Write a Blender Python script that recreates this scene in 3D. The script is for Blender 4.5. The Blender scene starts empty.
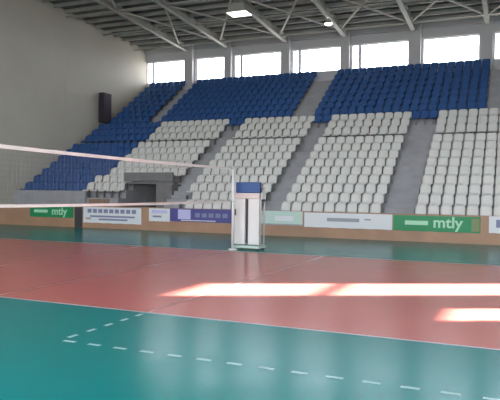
import bpy, bmesh, math, random
from mathutils import Matrix, Vector
random.seed(7)
scene = bpy.context.scene
COL = scene.collection

# ------------------------------------------------------------------ helpers
def new_mat(name, color, rough=0.6, metal=0.0, spec=0.5, vary=0.0, vscale=3.0, bump=0.0, bscale=40.0,
            emit=None, estr=0.0, alpha_mix=None):
    m = bpy.data.materials.new(name); m.use_nodes = True
    nt = m.node_tree; b = nt.nodes['Principled BSDF']
    b.inputs['Base Color'].default_value = (*color, 1)
    b.inputs['Roughness'].default_value = rough
    b.inputs['Metallic'].default_value = metal
    b.inputs['Specular IOR Level'].default_value = spec
    tc = nt.nodes.new('ShaderNodeTexCoord')
    if vary > 0:
        nz = nt.nodes.new('ShaderNodeTexNoise'); nz.inputs['Scale'].default_value = vscale
        nz.inputs['Detail'].default_value = 4
        nt.links.new(tc.outputs['Object'], nz.inputs['Vector'])
        r = nt.nodes.new('ShaderNodeValToRGB')
        r.color_ramp.elements[0].position = .3; r.color_ramp.elements[1].position = .7
        r.color_ramp.elements[0].color = (*[c*(1-vary) for c in color], 1)
        r.color_ramp.elements[1].color = (*[min(1, c*(1+vary)) for c in color], 1)
        nt.links.new(nz.outputs['Fac'], r.inputs['Fac'])
        nt.links.new(r.outputs['Color'], b.inputs['Base Color'])
    if bump > 0:
        n2 = nt.nodes.new('ShaderNodeTexNoise'); n2.inputs['Scale'].default_value = bscale
        nt.links.new(tc.outputs['Object'], n2.inputs['Vector'])
        bp = nt.nodes.new('ShaderNodeBump'); bp.inputs['Strength'].default_value = bump
        bp.inputs['Distance'].default_value = .01
        nt.links.new(n2.outputs['Fac'], bp.inputs['Height'])
        nt.links.new(bp.outputs['Normal'], b.inputs['Normal'])
    if emit:
        b.inputs['Emission Color'].default_value = (*emit, 1)
        b.inputs['Emission Strength'].default_value = estr
    return m

def glass_mat(name):
    m = bpy.data.materials.new(name); m.use_nodes = True
    nt = m.node_tree; nt.nodes.clear()
    out = nt.nodes.new('ShaderNodeOutputMaterial')
    mix = nt.nodes.new('ShaderNodeMixShader'); mix.inputs[0].default_value = .06
    t = nt.nodes.new('ShaderNodeBsdfTransparent'); t.inputs[0].default_value = (.97, .98, 1, 1)
    g = nt.nodes.new('ShaderNodeBsdfGlossy'); g.inputs['Roughness'].default_value = .05
    nt.links.new(t.outputs[0], mix.inputs[1]); nt.links.new(g.outputs[0], mix.inputs[2])
    nt.links.new(mix.outputs[0], out.inputs[0])
    return m

M = {
 'wall_end': new_mat('end_wall_plaster', (.53, .495, .42), .85, vary=.05, vscale=.35, bump=.1, bscale=15),
 'wall': new_mat('hall_plaster', (.52, .51, .52), .85, vary=.04, vscale=.5),
 'roof': new_mat('roof_sheet', (.15, .15, .145), .6, vary=.2, vscale=.8),
 'beam': new_mat('painted_steel', (.44, .43, .395), .5, vary=.06, vscale=2),
 'purlin': new_mat('purlin_steel', (.36, .36, .335), .5, vary=.2, vscale=1.5),
 'concrete': new_mat('concrete', (.32, .32, .33), .8, vary=.10, vscale=1.7, bump=.15, bscale=20),
 'lintel': new_mat('dark_concrete', (.17, .165, .16), .85, vary=.15, vscale=2),  # concrete darker than the terraces, tone varied by noise
 'dark': new_mat('tunnel_dark', (.035, .033, .03), .9),
 'brown': new_mat('brown_board', (.42, .235, .145), .5, vary=.12, vscale=1.2),
 'door': new_mat('brown_door', (.24, .16, .11), .5, vary=.1, vscale=2),
 'white_seat': new_mat('white_seat_plastic', (.66, .65, .61), .45),
 'blue_seat': new_mat('blue_seat_plastic', (.020, .082, .25), .5),
 'bracket': new_mat('seat_bracket', (.15, .15, .15), .5, metal=.5),
 'frame': new_mat('window_frame', (.72, .73, .76), .5),
 'glass': glass_mat('window_glass'),
 'tape': new_mat('net_tape', (.86, .84, .80), .7),
 'cord': new_mat('net_cord', (.22, .22, .21), .7),
 'post': new_mat('post_paint', (.72, .72, .71), .4),
 'pad': new_mat('white_padding', (.72, .71, .68), .5),
 'padpink': new_mat('pale_pink_padding', (.66, .56, .52), .5),
 'padblue': new_mat('blue_padding', (.02, .075, .24), .45),
 'darkmetal': new_mat('dark_metal', (.07, .07, .075), .5, metal=.3),
 'speaker': new_mat('speaker_black', (.028, .018, .028), .6),
 'speaker_g': new_mat('speaker_grille', (.05, .035, .05), .7),
 'green': new_mat('green_vinyl', (.012, .25, .085), .45),
 'green_txt': new_mat('pale_green_print', (.42, .72, .50), .5),
 'olive': new_mat('olive_print', (.20, .25, .10), .5),
 'white_v': new_mat('white_vinyl', (.74, .74, .75), .45),
 'grey_txt': new_mat('grey_print', (.33, .33, .36), .5),
 'navy_txt': new_mat('navy_print', (.22, .23, .36), .5),
 'red_txt': new_mat('dull_red_print', (.50, .36, .32), .5),
 'purple': new_mat('purple_vinyl', (.085, .075, .27), .45),
 'lilac': new_mat('lilac_print', (.55, .52, .78), .5),
 'mint': new_mat('mint_vinyl', (.52, .66, .58), .45),
 'lamp': new_mat('lamp_housing', (.45, .45, .42), .5, metal=.2),
 'lamp_on': new_mat('lamp_diffuser', (.8, .8, .7), .5, emit=(1, .97, .80), estr=1.4),
 'bulb_on': new_mat('lit_bulb', (.9, .9, .9), .5, emit=(1, .98, .95), estr=4.0),
}

def floor_mat(name, color, rough, spec=.2):
    m = new_mat(name, color, rough, spec=spec, vary=.04, vscale=.6)
    nt = m.node_tree; b = nt.nodes['Principled BSDF']
    tc = nt.nodes.new('ShaderNodeTexCoord')
    nz = nt.nodes.new('ShaderNodeTexNoise'); nz.inputs['Scale'].default_value = 1.5; nz.inputs['Detail'].default_value = 3
    nt.links.new(tc.outputs['Object'], nz.inputs['Vector'])
    mr = nt.nodes.new('ShaderNodeMapRange'); mr.inputs['To Min'].default_value = rough-.05; mr.inputs['To Max'].default_value = rough+.05
    nt.links.new(nz.outputs['Fac'], mr.inputs['Value']); nt.links.new(mr.outputs[0], b.inputs['Roughness'])
    return m
M['teal'] = floor_mat('teal_vinyl_floor', (.001, .215, .202), .22, .10)
M['red'] = floor_mat('red_vinyl_court', (.57, .145, .115), .22, .16)
M['line'] = floor_mat('white_court_line', (.58, .60, .60), .3)
M['pink'] = floor_mat('worn_pale_line', (.56, .24, .20), .3)
M['dash'] = floor_mat('pale_dash', (.38, .62, .60), .3)
M['seam'] = floor_mat('dark_floor_tape', (.20, .06, .05), .3)

def box(bm, x0, x1, y0, y1, z0, z1, mi=0, mat=None):
    vs = [bm.verts.new((x, y, z)) for z in (z0, z1) for y in (y0, y1) for x in (x0, x1)]
    if mat is not None:
        for v in vs: v.co = mat @ v.co
    for f in ((0, 2, 3, 1), (4, 5, 7, 6), (0, 1, 5, 4), (2, 6, 7, 3), (0, 4, 6, 2), (1, 3, 7, 5)):
        fc = bm.faces.new([vs[i] for i in f]); fc.material_index = mi

def bevbox(bm, x0, x1, y0, y1, z0, z1, r=.02, mi=0, mat=None):
    t = bmesh.new(); box(t, x0, x1, y0, y1, z0, z1)
    bmesh.ops.bevel(t, geom=t.edges[:], offset=r, segments=2, affect='EDGES', profile=.6)
    merge(bm, t, mi, mat)

def merge(bm, t, mi=0, mat=None):
    mp = {}
    for v in t.verts: mp[v] = bm.verts.new(mat @ v.co if mat is not None else v.co)
    for f in t.faces:
        try:
            fc = bm.faces.new([mp[v] for v in f.verts]); fc.material_index = mi; fc.smooth = f.smooth
        except ValueError: pass
    t.free()

def tube(bm, a, b, r, n=8, mi=0):
    a, b = Vector(a), Vector(b); d = b-a; L = d.length
    q = d.to_track_quat('Z', 'Y').to_matrix().to_4x4()
    mt = Matrix.Translation(a) @ q
    lo = [bm.verts.new(mt @ Vector((r*math.cos(2*math.pi*i/n), r*math.sin(2*math.pi*i/n), 0))) for i in range(n)]
    hi = [bm.verts.new(mt @ Vector((r*math.cos(2*math.pi*i/n), r*math.sin(2*math.pi*i/n), L))) for i in range(n)]
    for i in range(n):
        f = bm.faces.new((lo[i], lo[(i+1) % n], hi[(i+1) % n], hi[i])); f.material_index = mi; f.smooth = True
    bm.faces.new(lo[::-1]).material_index = mi; bm.faces.new(hi).material_index = mi

def mesh_of(name, bm, mats):
    bmesh.ops.recalc_face_normals(bm, faces=bm.faces[:])
    me = bpy.data.meshes.new(name); bm.to_mesh(me); bm.free()
    for m in (mats if isinstance(mats, (list, tuple)) else [mats]): me.materials.append(M[m])
    return me

def obj(name, bm, mats, parent=None):
    o = bpy.data.objects.new(name, mesh_of(name, bm, mats)); COL.objects.link(o)
    if parent is not None: o.parent = parent
    return o

def tag(o, label=None, cat=None, group=None, kind=None):
    if label: o['label'] = label
    if cat: o['category'] = cat
    if group: o['group'] = group
    if kind: o['kind'] = kind
    return o

def empty(name, loc, label, cat, group=None):
    o = bpy.data.objects.new(name, None); COL.objects.link(o); o.location = loc
    o.empty_display_size = .2
    return tag(o, label, cat, group)

def struct(name, bm, mats, parent=None):
    o = obj(name, bm, mats, parent)
    if parent is None: o['kind'] = 'structure'
    return o

# ------------------------------------------------------------------ measures (metres, x along the sideline, y towards the stand)
YS = 7.376; XA = -4.7725; XC = XA-3; YF = YS+9
XL, XR, YN, YB = -24.3, 12.0, -5.0, 37.0
FRONT = 23.14

# ------------------------------------------------------------------ floor with court markings
bm = bmesh.new()
def sheet(x0, x1, y0, y1, z, mi):
    f = bm.faces.new([bm.verts.new(p) for p in ((x0, y0, z), (x1, y0, z), (x1, y1, z), (x0, y1, z))]); f.material_index = mi
box(bm, XL, XR, YN, YB, -.2, 0, 0)
sheet(XA-12, XA+6, YS, YF, .001, 1)
for yy in (YS, YF-.05): sheet(XA-12, XA+6, yy, yy+.05, .003, 2)
for xx in (XA-12, XA+5.95): sheet(xx, xx+.05, YS+.05, YF-.05, .003, 2)
for xx in (XA-.05, XC-.025, XC-3): sheet(xx, xx+.05, YS+.05, YF-.05, .003, 3)
for i in range(16):
    x = XA+.02+i*.35; sheet(x, x+.17, YS-1.83, YS-1.77, .003, 4)
for i in range(5):
    y = YS-1.66+i*.35; sheet(XA-.06, XA, y, y+.16, .003, 4)
floor = struct('floor', bm, ['teal', 'red', 'line', 'pink', 'dash', 'seam'])

# ------------------------------------------------------------------ walls
bm = bmesh.new(); box(bm, XL-.3, XL, YN, YB+.3, -.2, 14.2)
for yy in (4.5, 12.5, 20.5, 28.5): box(bm, XL, XL+.004, yy, yy+.03, 1.0, 12.2)
struct('wall_left', bm, 'wall_end')

SILL, HEAD, CEIL = 9.47, 11.02, 11.9
openings = [(-24.3, -21.12), (-20.25, -18.0), (-17.35, -13.95), (-13.22, -9.97), (-9.3, -5.8), (-5.0, -1.82), (-1.08, 2.2), (2.95, 6.2), (7.0, 10.3)]
bm = bmesh.new()
box(bm, XL, XR, YB, YB+.3, -.2, SILL); box(bm, XL, XR, YB, YB+.3, HEAD, 13.0)
prev = XL
for a, b in openings:
    if a > prev: box(bm, prev, a, YB, YB+.3, SILL, HEAD)
    prev = b
box(bm, prev, XR, YB, YB+.3, SILL, HEAD)
struct('wall_stand_side', bm, 'wall')
# unseen overhang added outside to keep direct sun out of the stand windows
bm = bmesh.new(); box(bm, XL-1, XR+1, YB+.3, YB+3.0, 12.0, 12.25); struct('trim_sun_block', bm, 'wall')

wn = 0
def window(x0, x1, y, z0, z1, mull, axis='x'):
    """frame and pane in a hole; axis x: in a wall of constant y, axis y: in a wall of constant x (x0,x1 are then y's and y is x)"""
    global wn; wn += 1
    mt = Matrix.Identity(4) if axis == 'x' else Matrix.Translation((y, 0, 0)) @ Matrix.Rotation(math.pi/2, 4, 'Z') @ Matrix.Translation((0, -y, 0))
    t = .07
    bm = bmesh.new()
    Y0, Y1 = y-.04, y+.04
    box(bm, x0, x1, Y0, Y1, z0, z0+t, 0, mt); box(bm, x0, x1, Y0, Y1, z1-t, z1, 0, mt)
    box(bm, x0, x0+t, Y0, Y1, z0+t, z1-t, 0, mt); box(bm, x1-t, x1, Y0, Y1, z0+t, z1-t, 0, mt)
    for k, v in mull:
        if k == 'v': box(bm, v-.09, v+.09, Y0-.01, Y1+.01, z0+t, z1-t, 0, mt)
        else: box(bm, x0+t, x1-t, Y0-.01, Y1+.01, v-.055, v+.055, 0, mt)
    f = obj('window_%d' % wn, bm, 'frame'); f['kind'] = 'structure'
    bm = bmesh.new(); box(bm, x0+.03, x1-.03, y-.006, y+.006, z0+.03, z1-.03, 0, mt)
    obj('pane', bm, 'glass', f)
    return f
for i, (a, b) in enumerate(openings):
    mu = [('v', a+.52)] if i in (0, 2, 3, 4) else []
    window(a, b, YB+.15, SILL, HEAD, mu)

# pillars standing proud of the wall between the windows
for x, w in ((-20.68, .62), (-17.68, .5), (-13.55, .56), (-9.62, .5), (-5.38, .6), (-1.44, .62), (2.58, .6), (6.6, .6)):
    bm = bmesh.new(); bevbox(bm, x-w/2, x+w/2, YB-.32, YB, 8.6, CEIL+.25, .015); struct('pillar', bm, 'wall')

# wall with the tall windows through which the sun comes
EL = math.radians(25); SD = Vector((-.883, -.470, 0)).normalized()
w1 = (17.95, 19.65, 3.0, 9.30); w2 = (15.60, 16.75, 3.0, 6.95)
bm = bmesh.new()
ys = [YN, w2[0], w2[1], w1[0], w1[1], YB+.3]
box(bm, XR, XR+.3, ys[0], ys[1], -.2, 14.2); box(bm, XR, XR+.3, ys[2], ys[3], -.2, 14.2); box(bm, XR, XR+.3, ys[4], ys[5], -.2, 14.2)
for w in (w1, w2):
    box(bm, XR, XR+.3, w[0], w[1], -.2, w[2]); box(bm, XR, XR+.3, w[0], w[1], w[3], 14.2)
struct('wall_right', bm, 'wall')
window(w1[0], w1[1], XR+.15, w1[2], w1[3], [('h', 8.0)], 'y')
window(w2[0], w2[1], XR+.15, w2[2], w2[3], [], 'y')

# near wall behind the camera with its long window band
NZ0, NZ1 = 3.6, 11.3
nop = [(-22.5+i*4.2, -22.5+i*4.2+3.6) for i in range(8)]
bm = bmesh.new()
box(bm, XL, XR, YN-.3, YN, -.2, NZ0); box(bm, XL, XR, YN-.3, YN, NZ1, 14.2)
prev = XL
for a, b in nop:
    box(bm, prev, a, YN-.3, YN, NZ0, NZ1); prev = b
box(bm, prev, XR, YN-.3, YN, NZ0, NZ1)
struct('wall_near', bm, 'wall')
for a, b in nop: window(a, b, YN-.15, NZ0, NZ1, [('v', (a+b)/2), ('h', 6.2), ('h', 8.8)])

# ------------------------------------------------------------------ roof
def zc(y): return CEIL+.055*(YB-y) if y > 16 else CEIL+.055*21-.055*(16-y)
bm = bmesh.new()
pts = [(YN-.3, zc(YN)), (16, zc(16)), (YB+.3, zc(YB))]
for (ya, za), (yb, zb) in zip(pts, pts[1:]):
    n = max(1, int((yb-ya)/.6)); prevv = None
    for x0, x1 in ((XL-.3, XR+.3),):
        vs = [bm.verts.new(p) for p in ((x0, ya, za), (x1, ya, za), (x1, yb, zb), (x0, yb, zb), (x0, ya, za+.2), (x1, ya, za+.2), (x1, yb, zb+.2), (x0, yb, zb+.2))]
        for f in ((0, 1, 2, 3), (4, 7, 6, 5), (0, 4, 5, 1), (1, 5, 6, 2), (2, 6, 7, 3), (3, 7, 4, 0)): bm.faces.new([vs[i] for i in f])
ceiling = struct('ceiling', bm, 'roof')
# rafters: I beams from each pillar towards the ridge
BX = (-20.7, -17.65, -13.5, -9.62, -5.5, -1.44, 2.6, 6.6, 10.6)
def ibeam(bm, x, ya, yb, depth, fw, ft, off):
    for y0, y1 in ((ya, 16), (16, yb)):
        for (dx, za, zb) in ((fw/2, -depth, -depth+ft), (ft*.5, -depth+ft, -ft), (fw/2, -ft, 0)):
            vs = [bm.verts.new((x+sx*dx, y, zc(y)-off+z)) for y in (y0, y1) for z in (za, zb) for sx in (-1, 1)]
            for f in ((0, 1, 3, 2), (4, 6, 7, 5), (0, 4, 5, 1), (2, 3, 7, 6), (0, 2, 6, 4), (1, 5, 7, 3)): bm.faces.new([vs[i] for i in f])
for x in BX:
    bm = bmesh.new(); ibeam(bm, x, YN, YB-.33, .40, .25, .045, .10)
    obj('roof_beam', bm, 'beam', ceiling)
yy = 17.0
while yy < YB-.5:
    bm = bmesh.new(); z = zc(yy)
    box(bm, XL, XR, yy-.03, yy+.03, z-.17, z+.01); box(bm, XL, XR, yy-.03, yy+.07, z-.19, z-.17)
    obj('purlin', bm, 'purlin', ceiling); yy += .95
# horizontal cross bracing and tie tubes between the beams
for a, b in zip(BX, BX[1:]):
    for y0, y1 in ((22.0, 28.5), (28.5, 35.5)):
        for p, q in (((a, y0), (b, y1)), ((a, y1), (b, y0))):
            bm = bmesh.new(); tube(bm, (p[0], p[1], zc(p[1])-.36), (q[0], q[1], zc(q[1])-.36), .06)
            obj('cross_brace', bm, 'beam', ceiling)
for y in (22.0, 25.3, 28.5, 32, 35.5):
    bm = bmesh.new(); tube(bm, (XL, y, zc(y)-.40), (XR, y, zc(y)-.40), .05); obj('tie_tube', bm, 'beam', ceiling)
bm = bmesh.new(); box(bm, XL, XR, YB-.16, YB, HEAD+.55, HEAD+.9); struct('trim_2', bm, 'wall')

# lamps under the roof
def flood(x, y, w, d, h, label):
    zt = zc(y)-.52
    r = empty('high_bay_lamp', (x, y, zt-h), label, 'lamp')
    bm = bmesh.new(); t = bmesh.new(); box(t, -w/2, w/2, -d/2, d/2, .04, h)
    for v in t.verts:
        if v.co.z > .1: v.co.x *= .6; v.co.y *= .6
    bmesh.ops.bevel(t, geom=t.edges[:], offset=.02, segments=2, affect='EDGES'); merge(bm, t)
    obj('housing', bm, 'lamp', r)
    bm = bmesh.new(); bevbox(bm, -w/2+.03, w/2-.03, -d/2+.03, d/2-.03, 0, .06, .015); obj('diffuser', bm, 'lamp_on', r)
    bm = bmesh.new()
    for s in (-1, 1): box(bm, s*w*.2-.02, s*w*.2+.02, -.02, .02, h-.01, h+.06)
    obj('hanger', bm, 'darkmetal', r)
    return r
flood(-13.5, 29.4, 1.15, .9, .55, 'large lit cream lamp hanging under the roof, cut by the top edge')
r = empty('high_bay_lamp', (-9.62, 33.0, zc(33)-.80), 'small bright white lamp under a roof beam near the windows', 'lamp')
bm = bmesh.new(); t = bmesh.new()
bmesh.ops.create_cone(t, cap_ends=False, segments=20, radius1=.26, radius2=.09, depth=.24, matrix=Matrix.Translation((0, 0, .10)))
bmesh.ops.solidify(t, geom=t.faces[:], thickness=.012); merge(bm, t); obj('lamp_shade', bm, 'lamp', r)
bm = bmesh.new(); t = bmesh.new(); bmesh.ops.create_uvsphere(t, u_segments=16, v_segments=10, radius=.20)
for v in t.verts: v.co.z *= .55
merge(bm, t); obj('bulb', bm, 'bulb_on', r)
bm = bmesh.new(); tube(bm, (0, 0, .20), (0, 0, .29), .05); obj('hanger', bm, 'darkmetal', r)

# ------------------------------------------------------------------ grandstand
NR = 20
def rowY(r): return 23.35+.64*r if r < 9 else 29.61+.64*(r-9)
def rowZ(r): return .6+.4*r if r < 9 else 4.36+.434*(r-9)
def terrace(name, x0, x1, start, parent, y0=None, tunnel=None):
    prof = []
    yb0 = rowY(start) if y0 is None else y0
    if tunnel: prof += [(tunnel[0], 0), (tunnel[0], tunnel[1]), (yb0, tunnel[1])]
    else: prof.append((yb0, 0))
    for r in range(start, NR):
        y = rowY(r) if r > start else yb0
        prof.append((y, rowZ(r))); prof.append((rowY(r+1) if r < NR-1 else YB, rowZ(r)))
    prof.append((YB, 0))
    bm = bmesh.new()
    A = [bm.verts.new((x0, y, z)) for y, z in prof]; B = [bm.verts.new((x1, y, z)) for y, z in prof]
    n = len(prof)
    for i in range(n): bm.faces.new((A[i], A[(i+1) % n], B[(i+1) % n], B[i]))
    bm.faces.new(A); bm.faces.new(B[::-1])
    return obj(name, bm, 'concrete', parent)
stand = bpy.data.objects.new('grandstand', None); COL.objects.link(stand); stand.location = (0, 0, 0)
tag(stand, 'stepped grey concrete grandstand carrying the white and blue seats', 'grandstand', kind='structure')
terrace('terrace', XL, -19.55, 2, stand)
terrace('terrace', -19.55, -17.72, 2, stand)
terrace('terrace', -17.72, -14.95, 4, stand, 25.75, (30.0, 2.12))
terrace('terrace', -14.95, XR, 0, stand)
def stairs(x0, x1, r0, r1):
    bm = bmesh.new()
    for r in range(r0, r1):
        y1 = rowY(r+1)
        box(bm, x0, x1, y1-.33, y1, rowZ(r), rowZ(r)+(rowZ(r+1)-rowZ(r))*.5)
    obj('stair', bm, 'concrete', stand)
stairs(-14.9, -14.1, 0, 10); stairs(-9.8, -8.8, 0, 10); stairs(-4.68, -3.5, 0, 10)
stairs(-20.72, -19.98, 12, 19); stairs(-11.32, -10.13, 11, 19); stairs(-1.18, -.22, 11, 19)
# entrance passage under the block: parapet and lintel over it, wall ends beside it, a board below the seats next to it
bm = bmesh.new()
yw = 25.1
box(bm, -17.72, -14.96, yw, yw+.15, 2.24, 2.68)
box(bm, -17.72, -14.96, yw+.15, 25.745, 2.12, 2.22)
box(bm, -15.85, -14.96, yw, yw+.6, 0, 2.12)
obj('entrance_lintel', bm, 'lintel', stand)
bm = bmesh.new(); bevbox(bm, -19.45, -18.2, 24.57, 24.625, .05, 1.36, .01)
for q in (-19.03, -18.62): box(bm, q-.012, q+.012, 24.562, 24.572, .08, 1.33)
obj('door_panel', bm, 'door', stand)
bm = bmesh.new(); box(bm, XL, -19.6, 24.50, 24.60, 0, 1.74)
obj('parapet', bm, 'concrete', stand)

bm = bmesh.new(); box(bm, XL, XR, FRONT, FRONT+.12, 0, 1.0); box(bm, XL, XR, FRONT-.015, FRONT+.135, 1.0, 1.03)
struct('wall_front', bm, 'brown')

# ------------------------------------------------------------------ seats
def seat_bm():
    bm = bmesh.new()
    prof = [(-.225, .325, .185, 0), (-.235, .375, .195, 0), (-.20, .405, .20, .006), (-.08, .385, .205, .016), (.06, .378, .205, .018),
            (.125, .40, .205, .02), (.165, .47, .208, .022), (.19, .58, .21, .02), (.212, .68, .205, .014), (.222, .735, .185, .008), (.225, .765, .135, 0)]
    cols = (-1, -.6, 0, .6, 1); g = []
    for y, z, hw, dish in prof:
        row = []
        for c in cols:
            lift = dish*(c*c)*1.6
            row.append(bm.verts.new((c*hw, y-(lift if z > .45 else 0), z+(lift if z <= .45 else 0))))
        g.append(row)
    for a, b in zip(g, g[1:]):
        for i in range(4):
            f = bm.faces.new((a[i], a[i+1], b[i+1], b[i])); f.smooth = True
    bmesh.ops.recalc_face_normals(bm, faces=bm.faces[:])
    bmesh.ops.solidify(bm, geom=bm.faces[:], thickness=.022)
    n0 = len(bm.faces)
    box(bm, -.04, .04, -.02, .06, 0, .37, 1); box(bm, -.12, .12, -.10, .10, .35, .372, 1)
    return bm
seat_me = {}
for c in ('white', 'blue'): seat_me[c] = mesh_of(c+'_bucket_chair', seat_bm(), [c+'_seat', 'bracket'])
ORD = 'zeroth first second third fourth fifth sixth seventh eighth ninth tenth eleventh twelfth thirteenth fourteenth fifteenth sixteenth seventeenth eighteenth nineteenth twentieth'.split()
spots = []   # colour, position, label, group
def block(color, x0, x1, n, rows, where, group, skip=lambda r, i: False, extra=False, rname=None):
    p = (x1-x0)/n
    for k, r in enumerate(rows):
        for i in range(n):
            if skip(r, i): continue
            lab = None if extra else '%s seat, %s row up, %s from left, %s' % (color, ORD[k+1], ORD[i+1], where)
            spots.append((color, (x0+p*(i+.5), rowY(r)+.385, rowZ(r)), lab, group, extra))
L = range(0, 9); U = range(9, 12); T = range(12, 20)
G = 'white seats in the block '
block('white', -19.55, -14.97, 10, range(2, 9), 'block over dark entrance', G+'over the dark entrance', skip=lambda r, i: r < 4 and i > 3)
block('white', -14.03, -9.85, 9, L, 'block above purple banner', G+'above the purple banner', skip=lambda r, i: r < 2 and i < 1)
block('white', -8.95, -4.72, 9, L, 'block above long white banner', G+'above the long white banner')
block('white', -3.44, -.17, 7, L, 'block above larger green banner', G+'above the larger green banner')
block('white', -19.55, -14.97, 10, U, 'top white rows behind entrance block', 'white seats in the top white rows')
block('white', -14.03, -9.85, 9, U, 'top white rows behind purple banner block', 'white seats in the top white rows')
block('white', -8.95, -4.72, 9, U, 'top white rows behind white banner block', 'white seats in the top white rows')
block('white', -3.44, -.17, 7, U, 'top white rows behind green banner block', 'white seats in the top white rows')
block('white', .31, 6.0, 12, range(0, 12), '', '', extra=True)
block('blue', -24.2, -19.6, 10, range(2, 12), 'lower blue block along end wall', 'blue seats along the end wall', skip=lambda r, i: r < 4 and i == 9)
for r in (2, 3):
    spots.append(('white', (-19.83, rowY(r)+.385, rowZ(r)), 'white seat standing out from its block beside the blue seats, %s' % ('bottom row' if r == 2 else 'second row up'), G+'over the dark entrance', False))
for x0, x1, n, w in ((-14.95, -14.05, 2, 'nearest dark entrance'), (-9.85, -8.95, 2, 'behind referee stand'), (-4.73, -3.435, 3, 'beside larger green banner')):
    p = (x1-x0)/n
    for i in range(n):
        spots.append(('blue', (x0+p*(i+.5), rowY(11)+.385, rowZ(11)), 'blue seat closing the stair top, %s from left, stair %s' % (ORD[i+1], w), 'blue seats at the stair tops', False))
block('blue', -23.75, -20.78, 6, T, 'top blue block against end wall', 'blue seats in the top rows')
block('blue', -19.93, -11.37, 19, T, 'top blue block between two narrow stairs', 'blue seats in the top rows')
block('blue', -10.08, -1.22, 19, T, 'top blue block behind white banner', 'blue seats in the top rows')
block('blue', -.18, 6.0, 13, T, '', '', extra=True)
CAMP = Vector((0, 0, 1.745))
for color in ('white', 'blue'):
    mine = [s for s in spots if s[0] == color and not s[4]]
    mine.sort(key=lambda s: (Vector(s[1])-CAMP).length)
    near, rest = mine[:300], mine[300:]+[s for s in spots if s[0] == color and s[4]]
    for c, p, lab, grp, _ in near:
        o = bpy.data.objects.new(c+'_bucket_chair', seat_me[c]); COL.objects.link(o); o.location = p
        tag(o, lab, 'stadium seat', grp)
    bm = bmesh.new()
    for s in rest:
        n0 = len(bm.verts); bm.from_mesh(seat_me[color]); bm.verts.ensure_lookup_table()
        for v in bm.verts[n0:]: v.co += Vector(s[1])
    o = obj(color+'_bucket_chairs', bm, [color+'_seat', 'bracket'])
    tag(o, 'mass of white seats in the highest white rows farthest away' if color == 'white' else 'mass of blue seats in the topmost rows farthest away', 'stadium seats', kind='stuff')

# ------------------------------------------------------------------ banners on the front wall
def text_faces(bm, s, size, x, z, y, mi, bold=.012, sx=1.0):
    cu = bpy.data.curves.new('t', 'FONT'); cu.body = s; cu.size = size; cu.extrude = .002; cu.offset = bold
    ob = bpy.data.objects.new('t', cu); COL.objects.link(ob)
    dg = bpy.context.evaluated_depsgraph_get(); me = bpy.data.meshes.new_from_object(ob.evaluated_get(dg))
    n0 = len(bm.verts); nf = len(bm.faces)
    bm.from_mesh(me); bm.verts.ensure_lookup_table(); bm.faces.ensure_lookup_table()
    for v in bm.verts[n0:]: v.co = Vector((x+v.co.x*sx, y-v.co.z, z+v.co.y))
    for f in bm.faces[nf:]: f.material_index = mi
    bpy.data.objects.remove(ob); bpy.data.curves.remove(cu); bpy.data.meshes.remove(me)
def banner(x0, x1, z0, z1, mats, marks, label, texts=()):
    bm = bmesh.new(); yb = FRONT-.017; yf = yb-.014
    N = 24                                            # a sheet with slight sag waves along its foot
    fr, bk = [], []
    for i in range(N+1):
        x = x0+(x1-x0)*i/N; w = .006*math.sin(i*1.3)
        fr.append([bm.verts.new((x, yf+.0*w, z)) for z in (z0+w, z1)]); bk.append([bm.verts.new((x, yb, z)) for z in (z0+w, z1)])
    for i in range(N):
        bm.faces.new((fr[i][0], fr[i+1][0], fr[i+1][1], fr[i][1])); bm.faces.new((bk[i][0], bk[i][1], bk[i+1][1], bk[i+1][0]))
        bm.faces.new((fr[i][1], fr[i+1][1], bk[i+1][1], bk[i][1])); bm.faces.new((fr[i][0], bk[i][0], bk[i+1][0], fr[i+1][0]))
    bm.faces.new((fr[0][0], fr[0][1], bk[0][1], bk[0][0])); bm.faces.new((fr[N][0], bk[N][0], bk[N][1], fr[N][1]))
    for a, b, c, d, mi in marks: box(bm, a, b, yf-.004, yf+.001, c, d, mi)
    for s, size, x, z, mi, sx in texts: text_faces(bm, s, size, x, z, yf-.002, mi, sx=sx)
    return tag(obj('hanging_banner', bm, mats), label, 'banner', 'advertising banners along the front wall')
banner(-21.86, -19.2, .44, 1.0, ['green', 'green_txt'], [(-21.6, -20.75, .66, .80, 1)], 'smaller green banner with pale lettering, beyond the net below the blue seats',
       [('mtly', .50, -20.5, .58, 1, 1.05)])
m = []
for i in range(9): m.append((-18.35+i*.31, -18.12+i*.31, .72, .90, 1))
m += [(-18.2, -15.7, .52, .60, 1), (-18.45, -18.15, .40, .50, 2), (-17.7, -16.1, .38, .46, 1)]
banner(-18.6, -15.36, .25, .99, ['white_v', 'navy_txt', 'red_txt'], m, 'white banner with rows of dark blue print under the dark entrance')
banner(-14.95, -13.87, .42, 1.0, ['white_v', 'navy_txt', 'lilac'], [(-14.8, -14.0, .78, .93, 2), (-14.75, -14.3, .60, .68, 1)], 'short white banner next to the purple one')
m = [(-13.45, -12.82, .56, .98, 1)]
for i in range(5): m.append((-12.6+i*.33, -12.36+i*.33, .66, .84, 2))
m += [(-13.3, -11.6, .49, .53, 3)]
banner(-13.85, -10.75, .45, 1.02, ['purple', 'lilac', 'navy_txt', 'white_v'], m, 'purple banner with a pale lilac square')
banner(-9.6, -7.70, .45, 1.02, ['mint', 'white_v', 'grey_txt'], [(-8.9, -8.1, .62, .82, 1), (-9.6, -7.7, .45, .50, 2)], 'pale mint banner beside the tall white referee stand')
banner(-7.63, -4.14, .41, .99, ['white_v', 'grey_txt'], [(-6.69, -5.40, .66, .80, 1), (-5.2, -4.95, .74, .80, 1)], 'long white banner with one grey strip of print')
m = [(-3.67, -2.83, .63, .79, 1), (-1.32, -1.05, .45, .92, 2)]
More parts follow.
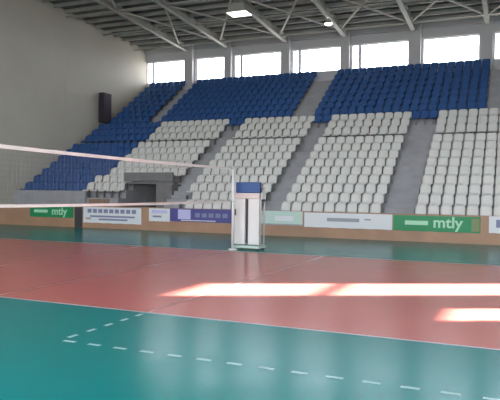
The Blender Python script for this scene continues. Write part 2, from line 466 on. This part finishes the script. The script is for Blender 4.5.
banner(-4.10, -1.02, .40, .98, ['green', 'green_txt', 'olive'], m, 'larger green banner with pale lettering at the foot of the wide stair',
       [('mtly', .56, -2.66, .56, 1, 1.05)])
banner(-.74, 1.6, .42, 1.02, ['white_v', 'navy_txt'], [(-.50, .5, .62, .90, 1)], 'white banner with a dark blue field, cut by the picture edge')
bm = bmesh.new(); bevbox(bm, -19.08, -18.66, FRONT-.075, FRONT-.016, 0.02, .97, .012); bevbox(bm, -18.98, -18.76, FRONT-.085, FRONT-.06, .12, .86, .006)
bevbox(bm, -18.72, -18.69, FRONT-.11, FRONT-.07, .5, .62, .008)
tag(obj('hatch', bm, ['darkmetal']), 'narrow dark hatch in the front wall between green and white banners', 'hatch')

# ------------------------------------------------------------------ loudspeaker on the end wall
r = empty('loudspeaker', (XL+.27, 31.9, 6.1), 'tall dark loudspeaker fixed high on the end wall', 'loudspeaker')
bm = bmesh.new(); bevbox(bm, -.18, .20, -.42, .42, 0, 1.9, .03); obj('cabinet', bm, 'speaker', r)
bm = bmesh.new(); bevbox(bm, .20, .225, -.37, .37, .06, 1.84, .01); obj('grille', bm, 'speaker_g', r)
bm = bmesh.new()
for z in (.35, 1.55): box(bm, -.24, -.18, -.15, .15, z-.06, z+.06)
obj('bracket', bm, 'darkmetal', r)

# ------------------------------------------------------------------ volleyball net and posts
NT, NB = 2.50, 1.45
YP0, YP1 = YS-.35, 16.66
def post(y, label):
    r = empty('net_post', (XC, y, 0), label, 'net post', 'posts of the volleyball net')
    bm = bmesh.new(); t = bmesh.new()
    bmesh.ops.create_cone(t, cap_ends=True, segments=24, radius1=.15, radius2=.12, depth=.04, matrix=Matrix.Translation((0, 0, .022))); merge(bm, t)
    obj('base_plate', bm, 'post', r)
    bm = bmesh.new(); tube(bm, (0, 0, .04), (0, 0, 2.52), .045, 16); obj('pole', bm, 'post', r)
    bm = bmesh.new(); tube(bm, (0, 0, 2.52), (0, 0, 2.56), .052, 16); obj('cap', bm, 'post', r)
    s = 1 if y > 10 else -1
    bm = bmesh.new(); bevbox(bm, -.04, .04, .045 if s > 0 else -.13, .13 if s > 0 else -.045, 1.05, 1.25, .01); obj('winch', bm, 'darkmetal', r)
post(YP1, 'white far net post in front of the referee stand'); post(YP0, 'white near net post outside the frame')
net = empty('volleyball_net', (XC, (YP0+YP1)/2, NB), 'wide volleyball net with white top and bottom tapes', 'net')
n0, n1 = YP0-(YP0+YP1)/2+.17, YP1-(YP0+YP1)/2-.17
H = NT-NB
def sag(y): return -.02*(1-(y/((n1-n0)/2))**2)
def strip(z0, z1, t):
    bm = bmesh.new(); N = 20; ring = []
    for i in range(N+1):
        y = n0+(n1-n0)*i/N
        ring.append([bm.verts.new((x, y, z+sag(y))) for x, z in ((-t, z0), (t, z0), (t, z1), (-t, z1))])
    for a, b in zip(ring, ring[1:]):
        for i in range(4): bm.faces.new((a[i], a[(i+1) % 4], b[(i+1) % 4], b[i]))
    bm.faces.new(ring[0]); bm.faces.new(ring[-1][::-1]); return bm
obj('top_tape', strip(H-.065, H, .004), 'tape', net)
obj('bottom_tape', strip(0, .055, .004), 'tape', net)
bm = bmesh.new(); w = .0011
k = n0
while k < n1:
    s = sag(k); box(bm, -w, w, k-w, k+w, .05+s, H-.07+s); k += .1
for j in range(1, 10):
    t = strip(.05+j*(H-.12)/10-w, .05+j*(H-.12)/10+w, w); merge(bm, t)
obj('netting', bm, 'cord', net)
bm = bmesh.new()
for z in (.03, H-.03):
    for a, b in ((n0-.12, n0+.01), (n1-.01, n1+.12)): tube(bm, (0, a, z), (0, b, z), .008, 6)
obj('tension_cord', bm, 'cord', net)

# ------------------------------------------------------------------ referee stand beyond the far post
RX, RY = -7.44, 17.25
r = empty('referee_stand', (RX, RY, 0), 'tall white padded referee stand with a blue top panel', 'referee stand')
bm = bmesh.new()
for s in (-1, 1): bevbox(bm, s*.235-.185, s*.235+.185, -.34, -.22, .16, 1.57, .03)
obj('front_pad', bm, 'pad', r)
bm = bmesh.new(); bevbox(bm, -.43, .43, -.35, -.21, 1.57, 1.74, .03); obj('cross_pad', bm, 'padpink', r)
bm = bmesh.new(); bevbox(bm, -.36, .44, -.36, -.20, 1.74, 2.07, .03); obj('top_panel', bm, 'padblue', r)
bm = bmesh.new(); bevbox(bm, -.43, .43, -.20, .12, 1.48, 1.55, .01); obj('platform', bm, 'darkmetal', r)
bm = bmesh.new()
for sx in (-.40, .40):
    tube(bm, (sx, -.19, .08), (sx, -.19, 2.05), .028, 10); tube(bm, (sx, .12, .08), (sx, .12, 1.95), .024, 10)
    tube(bm, (sx, -.19, 1.93), (sx, .12, 1.93), .022, 10); tube(bm, (sx, -.19, .14), (sx, .12, .14), .022, 10)
    tube(bm, (sx, -.19, .75), (sx, .12, 1.4), .018, 8)
tube(bm, (-.40, .12, 1.93), (.40, .12, 1.93), .022, 10)
obj('frame', bm, 'post', r)
bm = bmesh.new()
for z in (.35, .65, .95, 1.25): box(bm, -.25, .25, .10, .18, z-.015, z+.015)
for s in (-.25, .25): box(bm, s-.015, s+.015, .12, .16, .05, 1.5)
box(bm, -.14, .14, -.215, -.20, .22, 1.5)  # dark sheet added behind the pads, standing in for shade in their gap
obj('ladder_and_gap_sheet', bm, 'darkmetal', r)
bm = bmesh.new(); bevbox(bm, -.44, .44, -.36, .22, .05, .12, .015); obj('base', bm, 'mint', r)
for sx in (-.36, .36):
    for sy in (-.28, .14):
        bm = bmesh.new(); tube(bm, (sx-.02, sy, .033), (sx+.02, sy, .033), .033, 14); obj('wheel', bm, 'darkmetal', r)

# ------------------------------------------------------------------ daylight
w = bpy.data.worlds.new('daylight'); scene.world = w; w.use_nodes = True
nt = w.node_tree; bg = nt.nodes['Background']
tc = nt.nodes.new('ShaderNodeTexCoord'); sp = nt.nodes.new('ShaderNodeSeparateXYZ'); cr = nt.nodes.new('ShaderNodeValToRGB')
nt.links.new(tc.outputs['Generated'], sp.inputs[0])
mr = nt.nodes.new('ShaderNodeMapRange'); mr.inputs['From Min'].default_value = -1; nt.links.new(sp.outputs['Z'], mr.inputs['Value'])
nt.links.new(mr.outputs[0], cr.inputs['Fac'])
e = cr.color_ramp.elements; e[0].position = .46; e[0].color = (.42, .41, .38, 1); e[1].position = .52; e[1].color = (.96, .98, 1, 1)
x = e.new(1.0); x.color = (.80, .88, 1, 1)
nt.links.new(cr.outputs['Color'], bg.inputs['Color']); bg.inputs['Strength'].default_value = 5.5

sun = bpy.data.lights.new('sun', 'SUN'); sun.energy = 40; sun.angle = math.radians(.6); sun.color = (1, .95, .87)
so = bpy.data.objects.new('sun', sun); COL.objects.link(so)
d = Vector((SD.x*math.cos(EL), SD.y*math.cos(EL), -math.sin(EL)))
so.rotation_euler = d.to_track_quat('-Z', 'Y').to_euler(); so.location = (20, 30, 20)

def portal(loc, direction, sx, sy):
    l = bpy.data.lights.new('window_portal', 'AREA'); l.shape = 'RECTANGLE'; l.size = sx; l.size_y = sy
    l.cycles.is_portal = True
    o = bpy.data.objects.new('window_portal', l); COL.objects.link(o); o.location = loc
    o.rotation_euler = Vector(direction).to_track_quat('-Z', 'Z' if abs(direction[2]) < .5 else 'Y').to_euler()
portal(((XL+XR)/2, YB+.32, (SILL+HEAD)/2), (0, -1, 0), XR-XL, HEAD-SILL)
portal(((nop[0][0]+nop[-1][1])/2, YN-.32, (NZ0+NZ1)/2), (0, 1, 0), nop[-1][1]-nop[0][0], NZ1-NZ0)
portal((XR+.32, (w2[0]+w1[1])/2, 6.15), (-1, 0, 0), w1[1]-w2[0], 6.3)

# ------------------------------------------------------------------ camera
F, YAW, PIT, ROL, HC = 604.62, -.40884, -.011825, .012467, 1.7452
fw = Vector((math.sin(YAW)*math.cos(PIT), math.cos(YAW)*math.cos(PIT), math.sin(PIT)))
rt = Vector((math.cos(YAW), -math.sin(YAW), 0)); up = rt.cross(fw)
r2 = math.cos(ROL)*rt+math.sin(ROL)*up; u2 = -math.sin(ROL)*rt+math.cos(ROL)*up
cam = bpy.data.cameras.new('camera'); cam.sensor_fit = 'HORIZONTAL'; cam.sensor_width = 36; cam.lens = F/500*36
cam.clip_end = 300
co = bpy.data.objects.new('camera', cam); COL.objects.link(co)
co.matrix_world = Matrix(((r2.x, u2.x, -fw.x, 0), (r2.y, u2.y, -fw.y, 0), (r2.z, u2.z, -fw.z, HC), (0, 0, 0, 1)))
scene.camera = co

vs = scene.view_settings
vs.view_transform = 'Standard'; vs.look = 'None'; vs.gamma = 1; vs.use_curve_mapping = False; vs.exposure = 1.27
scene.cycles.use_denoising = True
scene.cycles.max_bounces = 10; scene.cycles.diffuse_bounces = 6; scene.cycles.transparent_max_bounces = 12
scene.cycles.sample_clamp_indirect = 8
